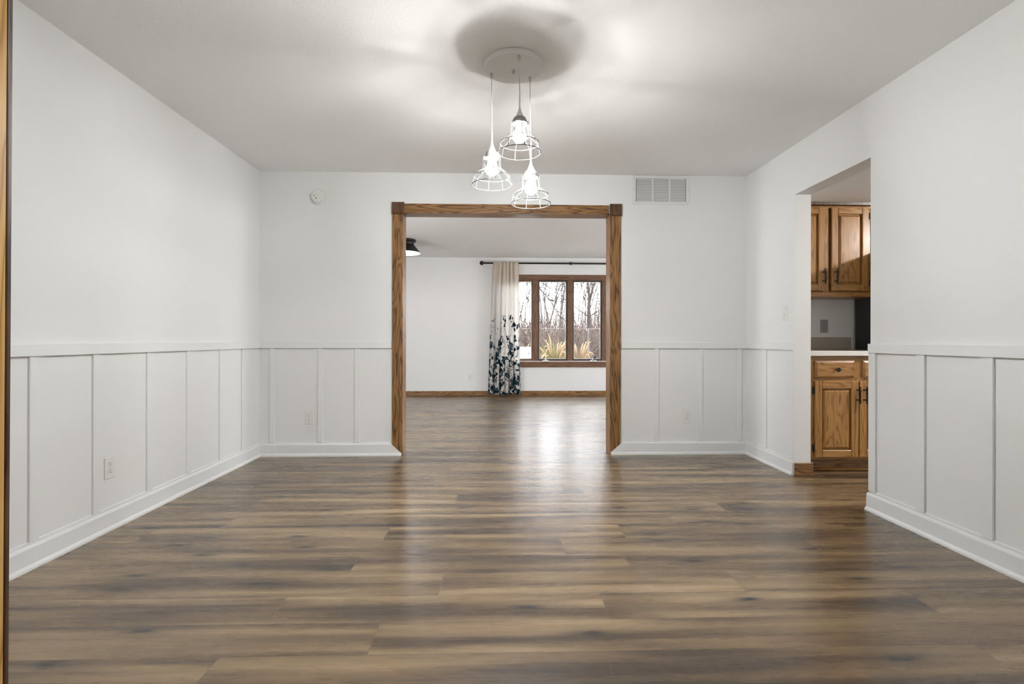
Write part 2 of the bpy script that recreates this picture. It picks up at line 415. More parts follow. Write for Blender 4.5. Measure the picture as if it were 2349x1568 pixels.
    def build(s, name, mats, parent=None, loc=(0, 0, 0), smooth=False, bevel=0, angle=35):
        me = bpy.data.meshes.new(name)
        me.from_pydata([tuple(p) for p in s.v], [], s.f)
        if not isinstance(mats, (list, tuple)): mats = [mats]
        for m_ in mats: me.materials.append(m_)
        me.polygons.foreach_set('material_index', s.m)
        me.update(); 
        if smooth:
            me.polygons.foreach_set('use_smooth', [True] * len(me.polygons))
            me.set_sharp_from_angle(angle=math.radians(angle))
        o = bpy.data.objects.new(name, me); col.objects.link(o)
        o.location = loc
        if parent: o.parent = parent
        if bevel:
            md = o.modifiers.new('bevel', 'BEVEL'); md.width = bevel; md.segments = 2; md.limit_method = 'ANGLE'
        return o

def fix_normals(o):
    import bmesh
    b = bmesh.new(); b.from_mesh(o.data); bmesh.ops.recalc_face_normals(b, faces=b.faces); b.to_mesh(o.data); b.free(); return o
def empty(name, loc, label=None, cat=None, group=None, kind=None, rz=0):
    o = bpy.data.objects.new(name, None); col.objects.link(o); o.location = loc; o.rotation_euler = (0, 0, rz); o.empty_display_size = .1
    return tag(o, label, cat, group, kind)
def tag(o, label=None, cat=None, group=None, kind=None):
    if label: o['label'] = label
    if cat: o['category'] = cat
    if group: o['group'] = group
    if kind: o['kind'] = kind
    return o
def struct(o, label=None, cat=None): return tag(o, label, cat, None, 'structure')
def copy_tree(o, parent=None):
    c = o.copy(); col.objects.link(c); c.parent = parent
    for ch in list(o.children): copy_tree(ch, c)
    return c

# ------------------------------------------------------------------ floor
ends = {0: -.412, -1: .346, 1: .405, 2: -.229, 3: -.633, 4: .318, 5: .651, 6: -.246, 7: 1.343, 8: -.256, 10: -.434, 13: -.235}
fb = MB(); fuv = []; frv = []; fab = []
Y0 = 1.616
for k in range(-24, 42):
    ya = Y0 + PW * k; yb = ya + PW
    if yb < -2.7 or ya > YFAR: continue
    off = ends.get(k, random.uniform(0, PL))
    i0 = math.floor((-3.2 - off) / PL); i1 = math.ceil((6.0 - off) / PL)
    for i in range(i0, i1):
        xa = off + i * PL; xb = xa + PL
        c0, c1 = max(ya, -2.7), min(yb, YFAR)
        fb.add([(xa, c0, 0), (xb, c0, 0), (xb, c1, 0), (xa, c1, 0)], [(0, 1, 2, 3)])
        fuv += [(0, c0 - ya), (PL, c0 - ya), (PL, c1 - ya), (0, c1 - ya)]
        if random.random() < .62 or i == i0: r = (random.random(), random.random())
        frv += [r] * 4; fab += [(xa, 0), (xb, 0), (xb, 0), (xa, 0)]
nplank = len(fb.f)
fl = fb.build('floor', M['floor'])
for nm, dat in (('local', fuv), ('random', frv), ('along', fab)):
    uvl = fl.data.uv_layers.new(name=nm)
    for i, q in enumerate(dat): uvl.data[i].uv = q
struct(fl, 'brown wood-look plank floor running through all the rooms', 'floor')
MB().box(-4, 7, -2.7, YFAR + .14, -.25, -.004).build('floor_base', M['slot'])
struct(bpy.data.objects['floor_base'], 'slab under the plank floor', 'floor')

# ------------------------------------------------------------------ walls and ceilings
def wall(name, label, boxes, m='wall'):
    b = MB()
    for bx in boxes: b.box(*bx)
    return struct(b.build(name, M[m]), label, 'wall')
wall('wall_left', 'plain white left wall of the dining room', [(XL - T, XL, YF - T, YB, 0, H)])
wall('wall_back', 'white back wall around the oak-cased opening',
     [(-3.2, OX0 - .012, YB, YB + T, 0, H), (OX1 + .012, 6.0, YB, YB + T, 0, H), (OX0 - .012, OX1 + .012, YB, YB + T, OZ + .012, H)])
wall('wall_right', 'white right wall with the doorless kitchen opening',
     [(XR, XK, YF - T, KY0, 0, H), (XR, XK, KY1, YB, 0, H), (XR, XK, KY0, KY1, KZ, H)])
FX0, FX1 = -.8433, 1.04
wall('wall_front', 'front wall beside the viewer', [(-3.2, FX0 - .012, YF - T, YF, 0, H), (FX1, 6.0, YF - T, YF, 0, H), (FX0 - .012, FX1, YF - T, YF, 2.1, H)])
wall('wall_hall_back', 'hall wall behind the viewer', [(-3.2, 6, -2.8, -2.7, 0, H)])
wall('wall_hall_left', 'hall wall left of the viewer', [(-3.3, -3.2, -2.8, YB, 0, H)])
wall('wall_kitchen_right', 'kitchen right wall', [(6.0, 6.1, -2.8, YB + T, 0, H)])
# far room
WX0, WZT, WZB = onY(1143, 0, YFAR)[0], onY(1300, 641, YFAR)[1], onY(1300, 829, YFAR)[1]
WX1 = WX0 + 2.46
wall('wall_far', 'white far wall with the four-light window',
     [(-3.2, WX0, YFAR, YFAR + .14, 0, H + .04), (WX1, 6.0, YFAR, YFAR + .14, 0, H + .04), (WX0, WX1, YFAR, YFAR + .14, 0, WZB), (WX0, WX1, YFAR, YFAR + .14, WZT, H + .04)])
wall('wall_far_left', 'left wall of the far room with an unseen opening added for daylight', [(-3.3, -3.2, YB + T, 4.7, 0, H), (-3.3, -3.2, 5.4, YFAR + .14, 0, H), (-3.3, -3.2, 4.7, 5.4, 2.1, H)])  # opening made up to let skylight into the far room
wall('wall_far_right', 'right wall of the far room with an unseen opening added for daylight', [(6.0, 6.1, YB + T, 5.0, 0, H), (6.0, 6.1, 6.5, YFAR + .14, 0, H), (6.0, 6.1, 5.0, 6.5, 2.1, H)])  # unseen opening, added and sized to brighten the far room
def ceil(name, label, b): struct(MB().box(*b).build(name, M['ceiling']), label, 'ceiling')
ceil('ceiling', 'textured white dining room ceiling', (XL - T, XK, YF - T, YB, H, H + .1))
ceil('ceiling_far', 'white ceiling of the far room', (-3.3, 6.1, YB, YFAR + .14, H + .02, H + .12))
ceil('ceiling_kitchen', 'lower textured kitchen ceiling', (XK, 6.0, YF, YB, HK, H))
ceil('ceiling_hall', 'hall ceiling above the viewer', (-3.3, 6.1, -2.8, YF - T, H, H + .1))

# ------------------------------------------------------------------ wainscot trim
RZ0, RZ1, TH = .924, .978, .018
BT, BH = .014, .102
def baseboard_profile(sign, x0):       # (horizontal, z) profile standing off a wall plane at x0
    s = sign
    return [(x0, 0), (x0 + s * .027, 0), (x0 + s * .026, .010), (x0 + s * .021, .018), (x0 + s * .016, .022),
            (x0 + s * .0155, BH - .012), (x0 + s * .013, BH - .004), (x0 + s * .010, BH), (x0, BH)]
def cap_profile(sign, x0):
    s = sign
    return [(x0, BH), (x0 + s * .006, BH), (x0 + s * .006, BH + .014), (x0, BH + .016)]
# left wall
def chair_rail(name, label, box):
    b = MB().box(*box, bev=.002); return struct(b.build(name, M['trim']), label, 'chair rail')
tl = chair_rail('trim_1', 'white chair rail and battens on the left wall', (XL, XL + TH, YF, YB - TH, RZ0, RZ1))
def batten(parent, *box): MB().box(*box, bev=.0015).build('batten', M['trim'], parent)
for pa, pb in ((64, 87), (210.5, 226), (334.5, 346), (426, 435), (501.5, 509), (553, 559)):
    ya = onX(pa, 0, XL)[0]; yb = ya + .045
    batten(tl, XL, XL + .010, ya, yb, BH + .014, RZ0)
for ya in (1.22, 1.62): batten(tl, XL, XL + .010, ya, ya + .045, BH + .014, RZ0)
tr_ = chair_rail('trim_2', 'white chair rail with end stile on the near right wall', (XR - TH, XR, YF, KY0 + .001, RZ0, RZ1))
for pa, pb in ((2111.6, 2125), (2265, 2283)):
    yb = onX(pb, 0, XR)[0]; batten(tr_, XR - .012, XR, yb, yb + .05, BH + .014, RZ0)
for ya in (1.2, 1.55): batten(tr_, XR - .010, XR, ya, ya + .05, BH + .014, RZ0)
batten(tr_, XR - .013, XR, KY0 - .052, KY0 + .001, BH + .014, RZ0)
tc_ = chair_rail('trim_3', 'white chair rail with end stile between back corner and kitchen opening', (XR - TH, XR, KY1 - .001, YB - TH, RZ0, RZ1))
ya = onX(1760, 0, XR)[0]; batten(tc_, XR - .010, XR, ya, ya + .045, BH + .014, RZ0)
batten(tc_, XR - .013, XR, KY1 - .001, KY1 + .05, BH + .014, RZ0)
CXL, CXR = onY(898.5, 0, YB)[0], onY(1424.5, 0, YB)[0]
tb = chair_rail('trim_4', 'white chair rail and battens on the back wall left of the opening', (XL, CXL, YB - TH, YB, RZ0, RZ1))
for pa in (619.3, 729.6, 814): xa = onY(pa, 0, YB)[0]; batten(tb, xa, xa + .042, YB - .010, YB, BH + .014, RZ0)
td = chair_rail('trim_5', 'white chair rail and battens on the back wall right of the opening', (CXR, XR, YB - TH, YB, RZ0, RZ1))
for pa in (1500.5, 1601, 1691): xa = onY(pa, 0, YB)[0]; batten(td, xa, xa + .040, YB - .010, YB, BH + .014, RZ0)
def bboard(name, label, mb): o = mb.build(name, M['trim']); fix_normals(o); struct(o, label, 'baseboard'); return o
b = MB().prism([(a, z) for a, z in baseboard_profile(1, XL)], YF, YB, 'xz').prism(cap_profile(1, XL), YF, YB, 'xz')
bboard('baseboard_left', 'white baseboard with shoe moulding on the left wall', b)
b = MB().prism(baseboard_profile(-1, XR), YF, KY0 + .012, 'xz').prism(cap_profile(-1, XR), YF, KY0, 'xz')
bboard('baseboard_right', 'white baseboard on the near right wall, ending at the kitchen opening', b)
b = MB().prism(baseboard_profile(-1, XR), KY1, YB, 'xz').prism(cap_profile(-1, XR), KY1, YB, 'xz')
bboard('baseboard_right_far', 'short white baseboard between kitchen opening and back corner', b)
# back baseboards: run past the casing with an end cut on the slant
def slanted(x_wall, x_top, x_bot):
    b = MB(); y0 = YB
    prof = [(y0, 0), (y0 - .030, 0), (y0 - .029, .012), (y0 - .026, .020), (y0 - .0225, .024), (y0 - .0222, BH - .004), (y0 - .019, BH), (y0, BH)]
    def xe(z): return x_bot if z < .024 else x_bot + (x_top - x_bot) * (z - .024) / (BH - .024)
    vs = [(x_wall, a, z) for a, z in prof] + [(xe(z), a, z) for a, z in prof]; n_ = len(prof)
    b.add(vs, [tuple(range(n_)), tuple(range(2 * n_ - 1, n_ - 1, -1))] + [(i, i + n_, (i + 1) % n_ + n_, (i + 1) % n_) for i in range(n_)])
    return b
YC = YB - .0215
bboard('baseboard_back', 'white baseboard left of the cased opening with slanted end', slanted(XL, CXL, onY(921, 0, YC)[0]))
bboard('baseboard_back_right', 'white baseboard right of the cased opening with slanted end', slanted(XR, CXR, onY(1402, 0, YC)[0]))

# ------------------------------------------------------------------ oak casing of the opening
CT = .02
zt = onY(1170, 468.5, YB - CT)[1]
hd = MB().box(OX0 + .01, OX1 - .01, YB - CT, YB, OZ, zt, bev=.002).build('trim_6', M['oak_x'])
struct(hd, 'oak head casing across the top of the opening', 'door casing')
MB().box(OX0, OX1, YB - .002, YB + T + .002, OZ, OZ + .014, bev=.001).build('head_jamb', M['oak_x'], hd)
MB().box(OX0 - .02, OX1 + .02, YB + T, YB + T + .018, OZ + .003, zt, bev=.002).build('head_casing', M['oak_x'], hd)
for sgn, xi, xo, xb0, xb1 in ((-1, OX0, onY(899.5, 0, YC)[0], onY(898, 0, YC - .01)[0], onY(925.8, 0, YC - .01)[0]),
                              (1, OX1, onY(1424.2, 0, YC)[0], onY(1400, 0, YC - .01)[0], onY(1427.4, 0, YC - .01)[0])):
    MB().box(xi, xo, YB - CT, YB, 0, OZ - .003, bev=.002).build('side_casing', M['oak_z'], hd)
    MB().box(xi, xi + sgn * .014, YB - .001, YB + T + .001, 0, OZ, bev=.001).build('side_jamb', M['oak_z'], hd)
    MB().box(xi, xi + sgn * .09, YB + T, YB + T + .018, 0, OZ + .003, bev=.002).build('side_casing', M['oak_z'], hd)
    z0, z1 = onY(1170, 492.5, YC - .01)[1], onY(1170, 464.5, YC - .01)[1]
    k = MB().box(xb0, xb1, YB - .024, YB, z0, z1)
    e = .010
    k.frustum((xb0, xb1), (z0, z1), YB - .024, (xb0 + e, xb1 - e), (z0 + e, z1 - e), YB - .034)
    k.build('corner_block', M['oak_block'], hd)

# near oak jamb and casing at the left edge of the view (a little out of plumb)
def leaning(mb, dx=.0052):
    for p in mb.v: p.x += (p.z - CAM_H) * dx
    return mb
nj = leaning(MB().box(FX0 - .012, FX0, YF - T - .01, YF - .0078, 0, 2.1, bev=.002)).build('trim_7', M['honey'])
struct(nj, 'honey oak jamb at the left edge, close to the viewer', 'door jamb')
leaning(MB().box(FX0 - .09, FX0 + .0012, YF - .0076, YF + .0002, 0, 2.1, bev=.0012)).build('edge_strip', M['dark_edge'], nj)
leaning(MB().box(FX1 - .02, FX1, YF - T - .01, YF, 0, 2.1, bev=.002)).build('right_jamb', M['honey'], nj)
MB().box(FX0 - .012, FX1, YF - T - .01, YF, 2.088, 2.1).build('top_jamb', M['honey'], nj)

# oak base block wrapping the kitchen wall end, far oak baseboard
b = MB().box(XR + .0, XK + .014, KY1 - .014, KY1, 0, .094, bev=.003).box(XK, XK + .014, KY1, KY1 + .04, 0, .094, bev=.003)
o = b.build('baseboard_kitchen', M['oak_x']); struct(o, 'short oak baseboard block at the foot of the kitchen opening', 'baseboard')
BF = onY(1300, 896, YFAR - .014)[1]
struct(MB().box(-3.2, 6.0, YFAR - .014, YFAR, 0, BF, bev=.003).build('baseboard_far', M['oak_x']), 'oak baseboard along the far wall', 'baseboard')

# ------------------------------------------------------------------ window of the far room
w1 = empty('window_1', (WX0, YFAR, WZB), 'oak-framed four-light window in the far wall', 'window', kind='structure')
def wpart(mb, name, m, parent=None): return mb.shift((WX0, YFAR, WZB)).build(name, m, parent or w1)
CW = .098
ctop, cbot = onY(1300, 630, YFAR - .02)[1], onY(1300, 842, YFAR - .02)[1]
wpart(MB().box(WX0 - CW, WX1 + CW, YFAR - .022, YFAR, WZT, ctop, bev=.003), 'head_casing', M['win_x'])
wpart(MB().box(WX0 - CW, WX1 + CW, YFAR - .022, YFAR, cbot, WZB, bev=.003), 'bottom_casing', M['win_x'])
for xa in (WX0 - CW, WX1): wpart(MB().box(xa, xa + CW, YFAR - .022, YFAR, WZB, WZT, bev=.003), 'side_casing', M['win_z'])
wpart(MB().box(WX0, WX1, YFAR - .02, YFAR + .13, WZB - .001, WZB + .012), 'sill', M['sill'])
wpart(MB().box(WX0, WX1, YFAR, YFAR + .13, WZT - .012, WZT), 'head_jamb', M['win_x'])
YS = YFAR + .07
posts = [onY(p, 0, YS)[0] for p in (1222, 1301, 1380, 1459)]
fw = .095
lights = []
x_edges = [WX0] + [p for q in posts[:3] for p in (q, q + fw)] + [WX1]
for q in posts[:3]:
    wpart(MB().box(q, q + fw, YFAR + .03, YFAR + .13, WZB, WZT, bev=.004), 'mullion', M['win_z'])
for sx_ in (WX0, WX1 - .014): wpart(MB().box(sx_, sx_ + .014, YFAR, YFAR + .13, WZB, WZT), 'side_jamb', M['win_z'])
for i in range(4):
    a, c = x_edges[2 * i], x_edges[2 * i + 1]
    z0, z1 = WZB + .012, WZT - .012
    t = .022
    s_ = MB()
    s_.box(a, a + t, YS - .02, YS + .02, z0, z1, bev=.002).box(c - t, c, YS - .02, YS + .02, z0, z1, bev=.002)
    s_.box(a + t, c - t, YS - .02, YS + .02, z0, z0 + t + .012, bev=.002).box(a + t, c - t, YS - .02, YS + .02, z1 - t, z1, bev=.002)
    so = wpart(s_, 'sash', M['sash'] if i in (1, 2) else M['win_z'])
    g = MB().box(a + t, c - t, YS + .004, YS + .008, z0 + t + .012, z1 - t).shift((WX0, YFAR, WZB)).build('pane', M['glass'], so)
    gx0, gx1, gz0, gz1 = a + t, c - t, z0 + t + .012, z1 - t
    be = MB()  # thin white strip stands in for light spilling onto the sash's inner edges
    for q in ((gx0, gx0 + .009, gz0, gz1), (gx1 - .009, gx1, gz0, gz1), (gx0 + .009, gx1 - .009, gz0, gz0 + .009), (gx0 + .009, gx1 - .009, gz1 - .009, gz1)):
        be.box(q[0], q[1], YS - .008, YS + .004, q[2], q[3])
    be.shift((WX0, YFAR, WZB)).build('light_spill_strip', M['plate'], so)
    if i in (1, 2):
        px = 1251 if i == 1 else 1360
        cx_ = onY(px, 0, YS)[0]
        ch = MB().box(cx_ - .055, cx_ + .055, YS - .05, YS - .02, z0, z0 + .014, bev=.003).box(cx_ - .018, cx_ + .018, YS - .055, YS - .02, z0 + .01, z0 + .034, bev=.005)
        if i == 2: ch.tube([(cx_ - .01, YS - .05, z0 + .0), (cx_ + .02, YS - .07, z0 + .05), (cx_ + .035, YS - .075, z0 + .085)], [.008, .007, .010], 8, 1)
        wpart(ch, 'crank_handle', [M['plate'], M['black']])

# ------------------------------------------------------------------ curtain rod and curtain
YR = YFAR - .10
zr = onY(1200, 603.5, YR)[1]
xr0 = onY(1112, 0, YR)[0]
rod = empty('curtain_rod', (xr0, YR, zr), 'long black curtain rod with ball finial above the far window', 'curtain rod')
xr1 = xr0 + 3.3
MB().tube([(0, 0, 0), (xr1 - xr0, 0, 0)], .0145, 14).build('pole', M['black'], rod, smooth=True)
for sx_, s_ in ((0, -1), (xr1 - xr0, 1)):
    prof = [(0.012, 0), (.018, .004), (.018, .012), (.011, .016), (.016, .022)] + [(.038 * math.sin(a), .055 - .038 * math.cos(a)) for a in [math.pi * (i + 2) / 14 for i in range(13)]]
    f = MB(); f.lathe(prof, (0, 0, 0), 20)
    f.v = [Vector((sx_ + s_ * p.z, p.y, p.x)) for p in f.v]
    f.build('finial', M['black'], rod, smooth=True)
cj = onY(1309, 0, YR)[0] - xr0
f = MB(); f.lathe([(.0125, -.03), (.02, -.026), (.02, -.016), (.027, -.01), (.030, 0), (.027, .01), (.02, .016), (.02, .026), (.0125, .03)], (0, 0, 0), 20)
f.v = [Vector((cj + p.z, p.y, p.x)) for p in f.v]; f.build('coupling', M['black'], rod, smooth=True)
for bxp in (.30, 2.35, 3.2):
    MB().tube([(bxp, 0, 0), (bxp, .05, -.012), (bxp, .098, -.012)], .006, 8).box(bxp - .014, bxp + .014, .092, .0995, -.05, .03, bev=.002).build('bracket', M['black'], rod)

cb = MB(); NU, NV = 180, 44
zt_, zb_ = zr + .022, onY(1160, 903, YR)[1]
xt0, xt1 = onY(1131, 0, YR)[0], onY(1189.5, 0, YR)[0]
xb0, xb1 = onY(1118.5, 0, YR)[0], onY(1195.5, 0, YR)[0]
ph = [random.uniform(-.5, .5) for _ in range(30)]
uvc = []
def cpos(u, v):
    s = v ** .8
    x = (xt0 + (xt1 - xt0) * u) * (1 - s) + (xb0 + (xb1 - xb0) * u) * s
    nf = 6.5
    a = u * nf * 2 * math.pi + .9 * math.sin(u * 9 + 1) + .25 * math.sin(v * 4 + u * 12)
    amp = .022 + .030 * min(1, v * 2)
    amp *= .75 + .35 * math.sin(u * 17 + 2)
    y = YR - .012 + math.sin(a) * amp - .022 * max(0, 1 - v * 6)
    x += math.cos(a) * .010 * min(1, .2 + v)
    if v < .03: y = YR - .034 + math.sin(a) * .015
    z = zt_ + (zb_ - zt_) * v
    if v > .98: z += .010 * math.sin(u * 11) - .01 * u
    return (x, y, z)
for j in range(NV + 1):
    for i in range(NU + 1): cb.v.append(Vector(cpos(i / NU, j / NV)))
for j in range(NV):
    for i in range(NU):
        a = j * (NU + 1) + i
        cb.f.append((a, a + 1, a + NU + 2, a + NU + 1)); cb.m.append(0)
        for (ii, jj) in ((i, j), (i + 1, j), (i + 1, j + 1), (i, j + 1)):
            uvc.append((ii / NU * 1.0, zt_ + (zb_ - zt_) * jj / NV))
c0 = Vector(((xt0 + xt1) / 2, YR, zb_))
cb.shift(c0)
cur = cb.build('curtain', M['curtain'], loc=c0, smooth=True, angle=180)
uvl = cur.data.uv_layers.new(name='cloth')
for i, q in enumerate(uvc): uvl.data[i].uv = q
sd = cur.modifiers.new('thickness', 'SOLIDIFY'); sd.thickness = .0015
tag(cur, 'cream curtain with dark blue flowers hanging from the black rod left of the window', 'curtain')

# ------------------------------------------------------------------ black-and-white ceiling light of the far room
px_, Yl = 929, 7.45
xl = onY(px_, 0, Yl)[0]
cl = empty('ceiling_light', (xl, Yl, H + .02), 'black ceiling light with wide conical shade, in the far room', 'ceiling light')
MB().lathe([(0, 0), (.155, 0), (.158, -.012), (.156, -.026), (.13, -.044), (0, -.044)], seg=48).build('ceiling_plate', M['black'], cl, smooth=True)
sh = MB().lathe([(.132, -.040), (.128, -.070), (.205, -.165), (.222, -.19)], seg=56).lathe([(.126, -.045), (.122, -.070), (.199, -.166), (.218, -.19)], seg=56, mi=1)
sh.lathe([(.222, -.19), (.222, -.196), (.217, -.196), (.217, -.19)], seg=56, mi=1)
sh.build('shade', [M['black'], M['metal_white']], cl, smooth=True)
MB().lathe([(0, -.11), (.05, -.11), (.06, -.125), (.06, -.15), (.045, -.175), (0, -.185)], seg=24).build('bulb', M['fbulb'], cl, smooth=True)

# ------------------------------------------------------------------ pendant fixture
PCX, PCY = .084, 2.64
pl = empty('pendant_light', (PCX, PCY, H), 'white three-light pendant with open wire cage shades on a round ceiling plate', 'pendant light')
cp = MB().lathe([(0, 0), (.150, 0), (.154, -.004), (.154, -.022), (.150, -.028), (.140, -.030), (0, -.030)], seg=72).build('canopy', M['metal_white'], pl, smooth=True)
cs = onY(1177, 0, 2.63)[0] - PCX
MB().lathe([(.006, -.030), (.006, -.034), (.009, -.036), (.010, -.046), (.006, -.050), (0, -.0505)], (cs, 0, 0), seg=16).build('finial_screw', M['nickel'], cp, smooth=True)
bulbs = []
def pendant(px_top, px_shade, py_ring, Y):
    x, z0 = onY(px_shade, py_ring, Y)
    x -= PCX; y = Y - PCY; z = z0 - H
    xt = onY(px_top, 0, Y)[0] - PCX
    MB().lathe([(.0085, -.030), (.0085, -.036), (.0065, -.038), (.0065, -.052), (.004, -.056)], (xt, y, 0), seg=16).build('cord_grip', M['nickel'], cp, smooth=True)
    MB().tube([(xt, y, -.05), (x, y, z + .30)], .0025, 8).build('cord', M['cord'], pl, smooth=True)
    MB().lathe([(.0022, z + .33), (.0032, z + .28), (.0042, z + .228), (.0060, z + .216), (.010, z + .203), (.0155, z + .190), (.0205, z + .179), (.0205, z + .174), (0, z + .174)], (x, y, 0), seg=28).build('socket_cone', M['metal_white'], pl, smooth=True)
    MB().lathe([(0, z + .177), (.022, z + .176), (.030, z + .171), (.0345, z + .162), (.0355, z + .156), (.0355, z + .146), (.0375, z + .1445), (.0375, z + .142), (.033, z + .141), (0, z + .141)], (x, y, 0), seg=36).build('socket_collar', M['collar'], pl, smooth=True)
    w = MB(); r = .0018
    R0, R1 = .1055, .096
    w.ring((x, y, z), R0, .0018, 64); w.ring((x, y, z + .046), R1, r, 64); w.ring((x, y, z + .143), .046, r, 40); w.ring((x, y, z + .080), .048, r, 40)
    for k in range(8):
        a = math.pi * 2 * k / 8 + .19
        pr = [(.034, .150), (.046, .143), (.0475, .11), (.048, .083), (.058, .076), (.078, .062), (R1, .046), (.101, .022), (R0, 0)]
        w.tube([(x + q * math.cos(a), y + q * math.sin(a), z + h) for q, h in pr], r, 6)
    w.build('wire_shade', M['wire'], pl, smooth=True)
    bl = [(.0340 * math.sin(a), .083 - .0340 * math.cos(a)) for a in [math.radians(82 - 7.4545 * i) for i in range(12)]]
    bu = MB().lathe([(0, z + .143), (.0135, z + .143), (.0135, z + .124), (.0125, z + .120), (0, z + .120)], (x, y, 0), seg=28)
    bu.lathe([(0, z + .121), (.0018, z + .121), (.0018, z + .104), (0, z + .104)], (x, y, 0), seg=10)
    bu.lathe([(0, z + .094), (.0018, z + .094), (.0018, z + .080), (0, z + .080)], (x, y, 0), seg=10)
    bu.lathe([(0, z + .0795), (.0337, z + .0795), (.0337, z + .0765)], (x, y, 0), seg=28)
    bu.lathe([(q, z + h) for q, h in bl], (x, y, 0), seg=28, mi=1)
    bo = bu.build('bulb', [M['plate'], M['bulb']], pl, smooth=True)
    MB().lathe([(.0052 * math.sin(t), z + .099 + .0052 * math.cos(t)) for t in [math.pi * i / 8 for i in range(9)]], (x, y, 0), seg=14).build('filament', M['filament'], bo, smooth=True)
    MB().lathe([(.0142, z + .1425), (.016, z + .130), (.024, z + .113), (.031, z + .098), (.0338, z + .086), (.0339, z + .0775)], (x, y, 0), seg=28).build('glass_envelope', M['frost'], bo, smooth=True)
pendant(1127, 1128, 424, 2.683)
pendant(1189.5, 1191.5, 350, 2.51)
pendant(1215, 1217.5, 467, 2.712)

# ------------------------------------------------------------------ wall fittings
def outlet(name, label, loc, rz, m='plate', group=None):
    """duplex receptacle; local -y faces the room"""
    e = empty(name, loc, label, 'outlet', group, rz=rz)
    MB().box(-.035, .035, -.006, 0, -.057, .057, bev=.003).build('cover_plate', M[m], e)
    for s in (-1, 1):
        z = s * .0195
        f = MB().prism([(.0165 * math.cos(t) if abs(math.cos(t)) < .85 else math.copysign(.0145, math.cos(t)), z + .0145 * math.sin(t)) for t in [2 * math.pi * i / 24 for i in range(24)]], -.0085, -.005, 'xz')
        ro = fix_normals(f.build('receptacle', M[m], e))
        sl = MB().box(-.0075, -.0052, -.0089, -.0080, z + .001, z + .009).box(.0052, .0072, -.0089, -.0080, z + .002, z + .008)
        sl.lathe([(0, .0089), (.0026, .0089), (.0026, .008)], (0, 0, z - .006), 12, axis='y')
        sl.build('slots', M['slot'], ro)
    MB().lathe([(0, .0078), (.0022, .0074), (.0024, .006)], (0, 0, 0), 12, axis='y').build('screw', M['steel_plate'], e)
    return e
def mid(a, b): return (a + b) / 2
y_, z_ = onX(250.5, 1072, XL); outlet('wall_outlet', 'white duplex outlet on the left wall panelling near the camera', (XL + .0001, y_, z_), math.pi / 2)
x_, z_ = onY(710.5, 957.5, YB); outlet('wall_outlet', 'white duplex outlet on the back wall left of the cased opening', (x_, YB - .0001, z_), 0)
x_, z_ = onY(1577, 954.5, YB); outlet('wall_outlet', 'white duplex outlet on the back wall right of the cased opening', (x_, YB - .0001, z_), 0)
x_, z_ = onY(1079, 865.5, YFAR); outlet('wall_outlet', 'small white outlet on the far wall left of the curtain', (x_, YFAR - .0001, z_), 0)
x_, z_ = onY(1890, 748, YB); outlet('wall_outlet', 'grey metal outlet above the kitchen counter', (x_, YB - .0001, z_), 0, 'steel_plate')
y_, z_ = onX(1801, 717.5, XR)
sw = empty('light_switch', (XR - .0001, y_, z_), 'white toggle switch between back corner and kitchen opening', 'light switch', rz=-math.pi / 2)
MB().box(-.035, .035, -.006, 0, -.057, .057, bev=.003).build('cover_plate', M['plate'], sw)
MB().box(-.0165, .0165, -.0075, -.005, -.033, .033, bev=.001).box(-.012, .012, -.0125, -.007, -.028, -.002, bev=.003).build('toggle', M['plate'], sw)
for s in (-1, 1): MB().lathe([(0, .0075), (.002, .0072), (.0024, .006)], (0, 0, s * .045), 12, axis='y').build('screw', M['steel_plate'], sw)

x_, z_ = onY(731.5, 452, YB)
sd_ = empty('smoke_detector', (x_, YB, z_), 'round white smoke detector high on the back wall', 'smoke detector')
MB().lathe([(0, .012), (.064, .012), (.067, .008), (.067, 0)], (.002, 0, 0), 48, axis='y').build('mounting_base', M['plate'], sd_, smooth=True)
dz = MB().lathe([(.050, .010), (.054, .014), (.054, .030), (.050, .036), (.040, .038), (0, .038)], (.0, 0, .002), 48, axis='y')
dc = dz.build('cover', M['plate'], sd_, smooth=True)
MB().lathe([(0, .0388), (.0045, .0388), (.0045, .036)], (-.027, 0, .003), 14, axis='y').lathe([(0, .0388), (.005, .0388), (.005, .036)], (-.012, 0, -.018), 14, axis='y').build('indicator', M['slot'], dc)

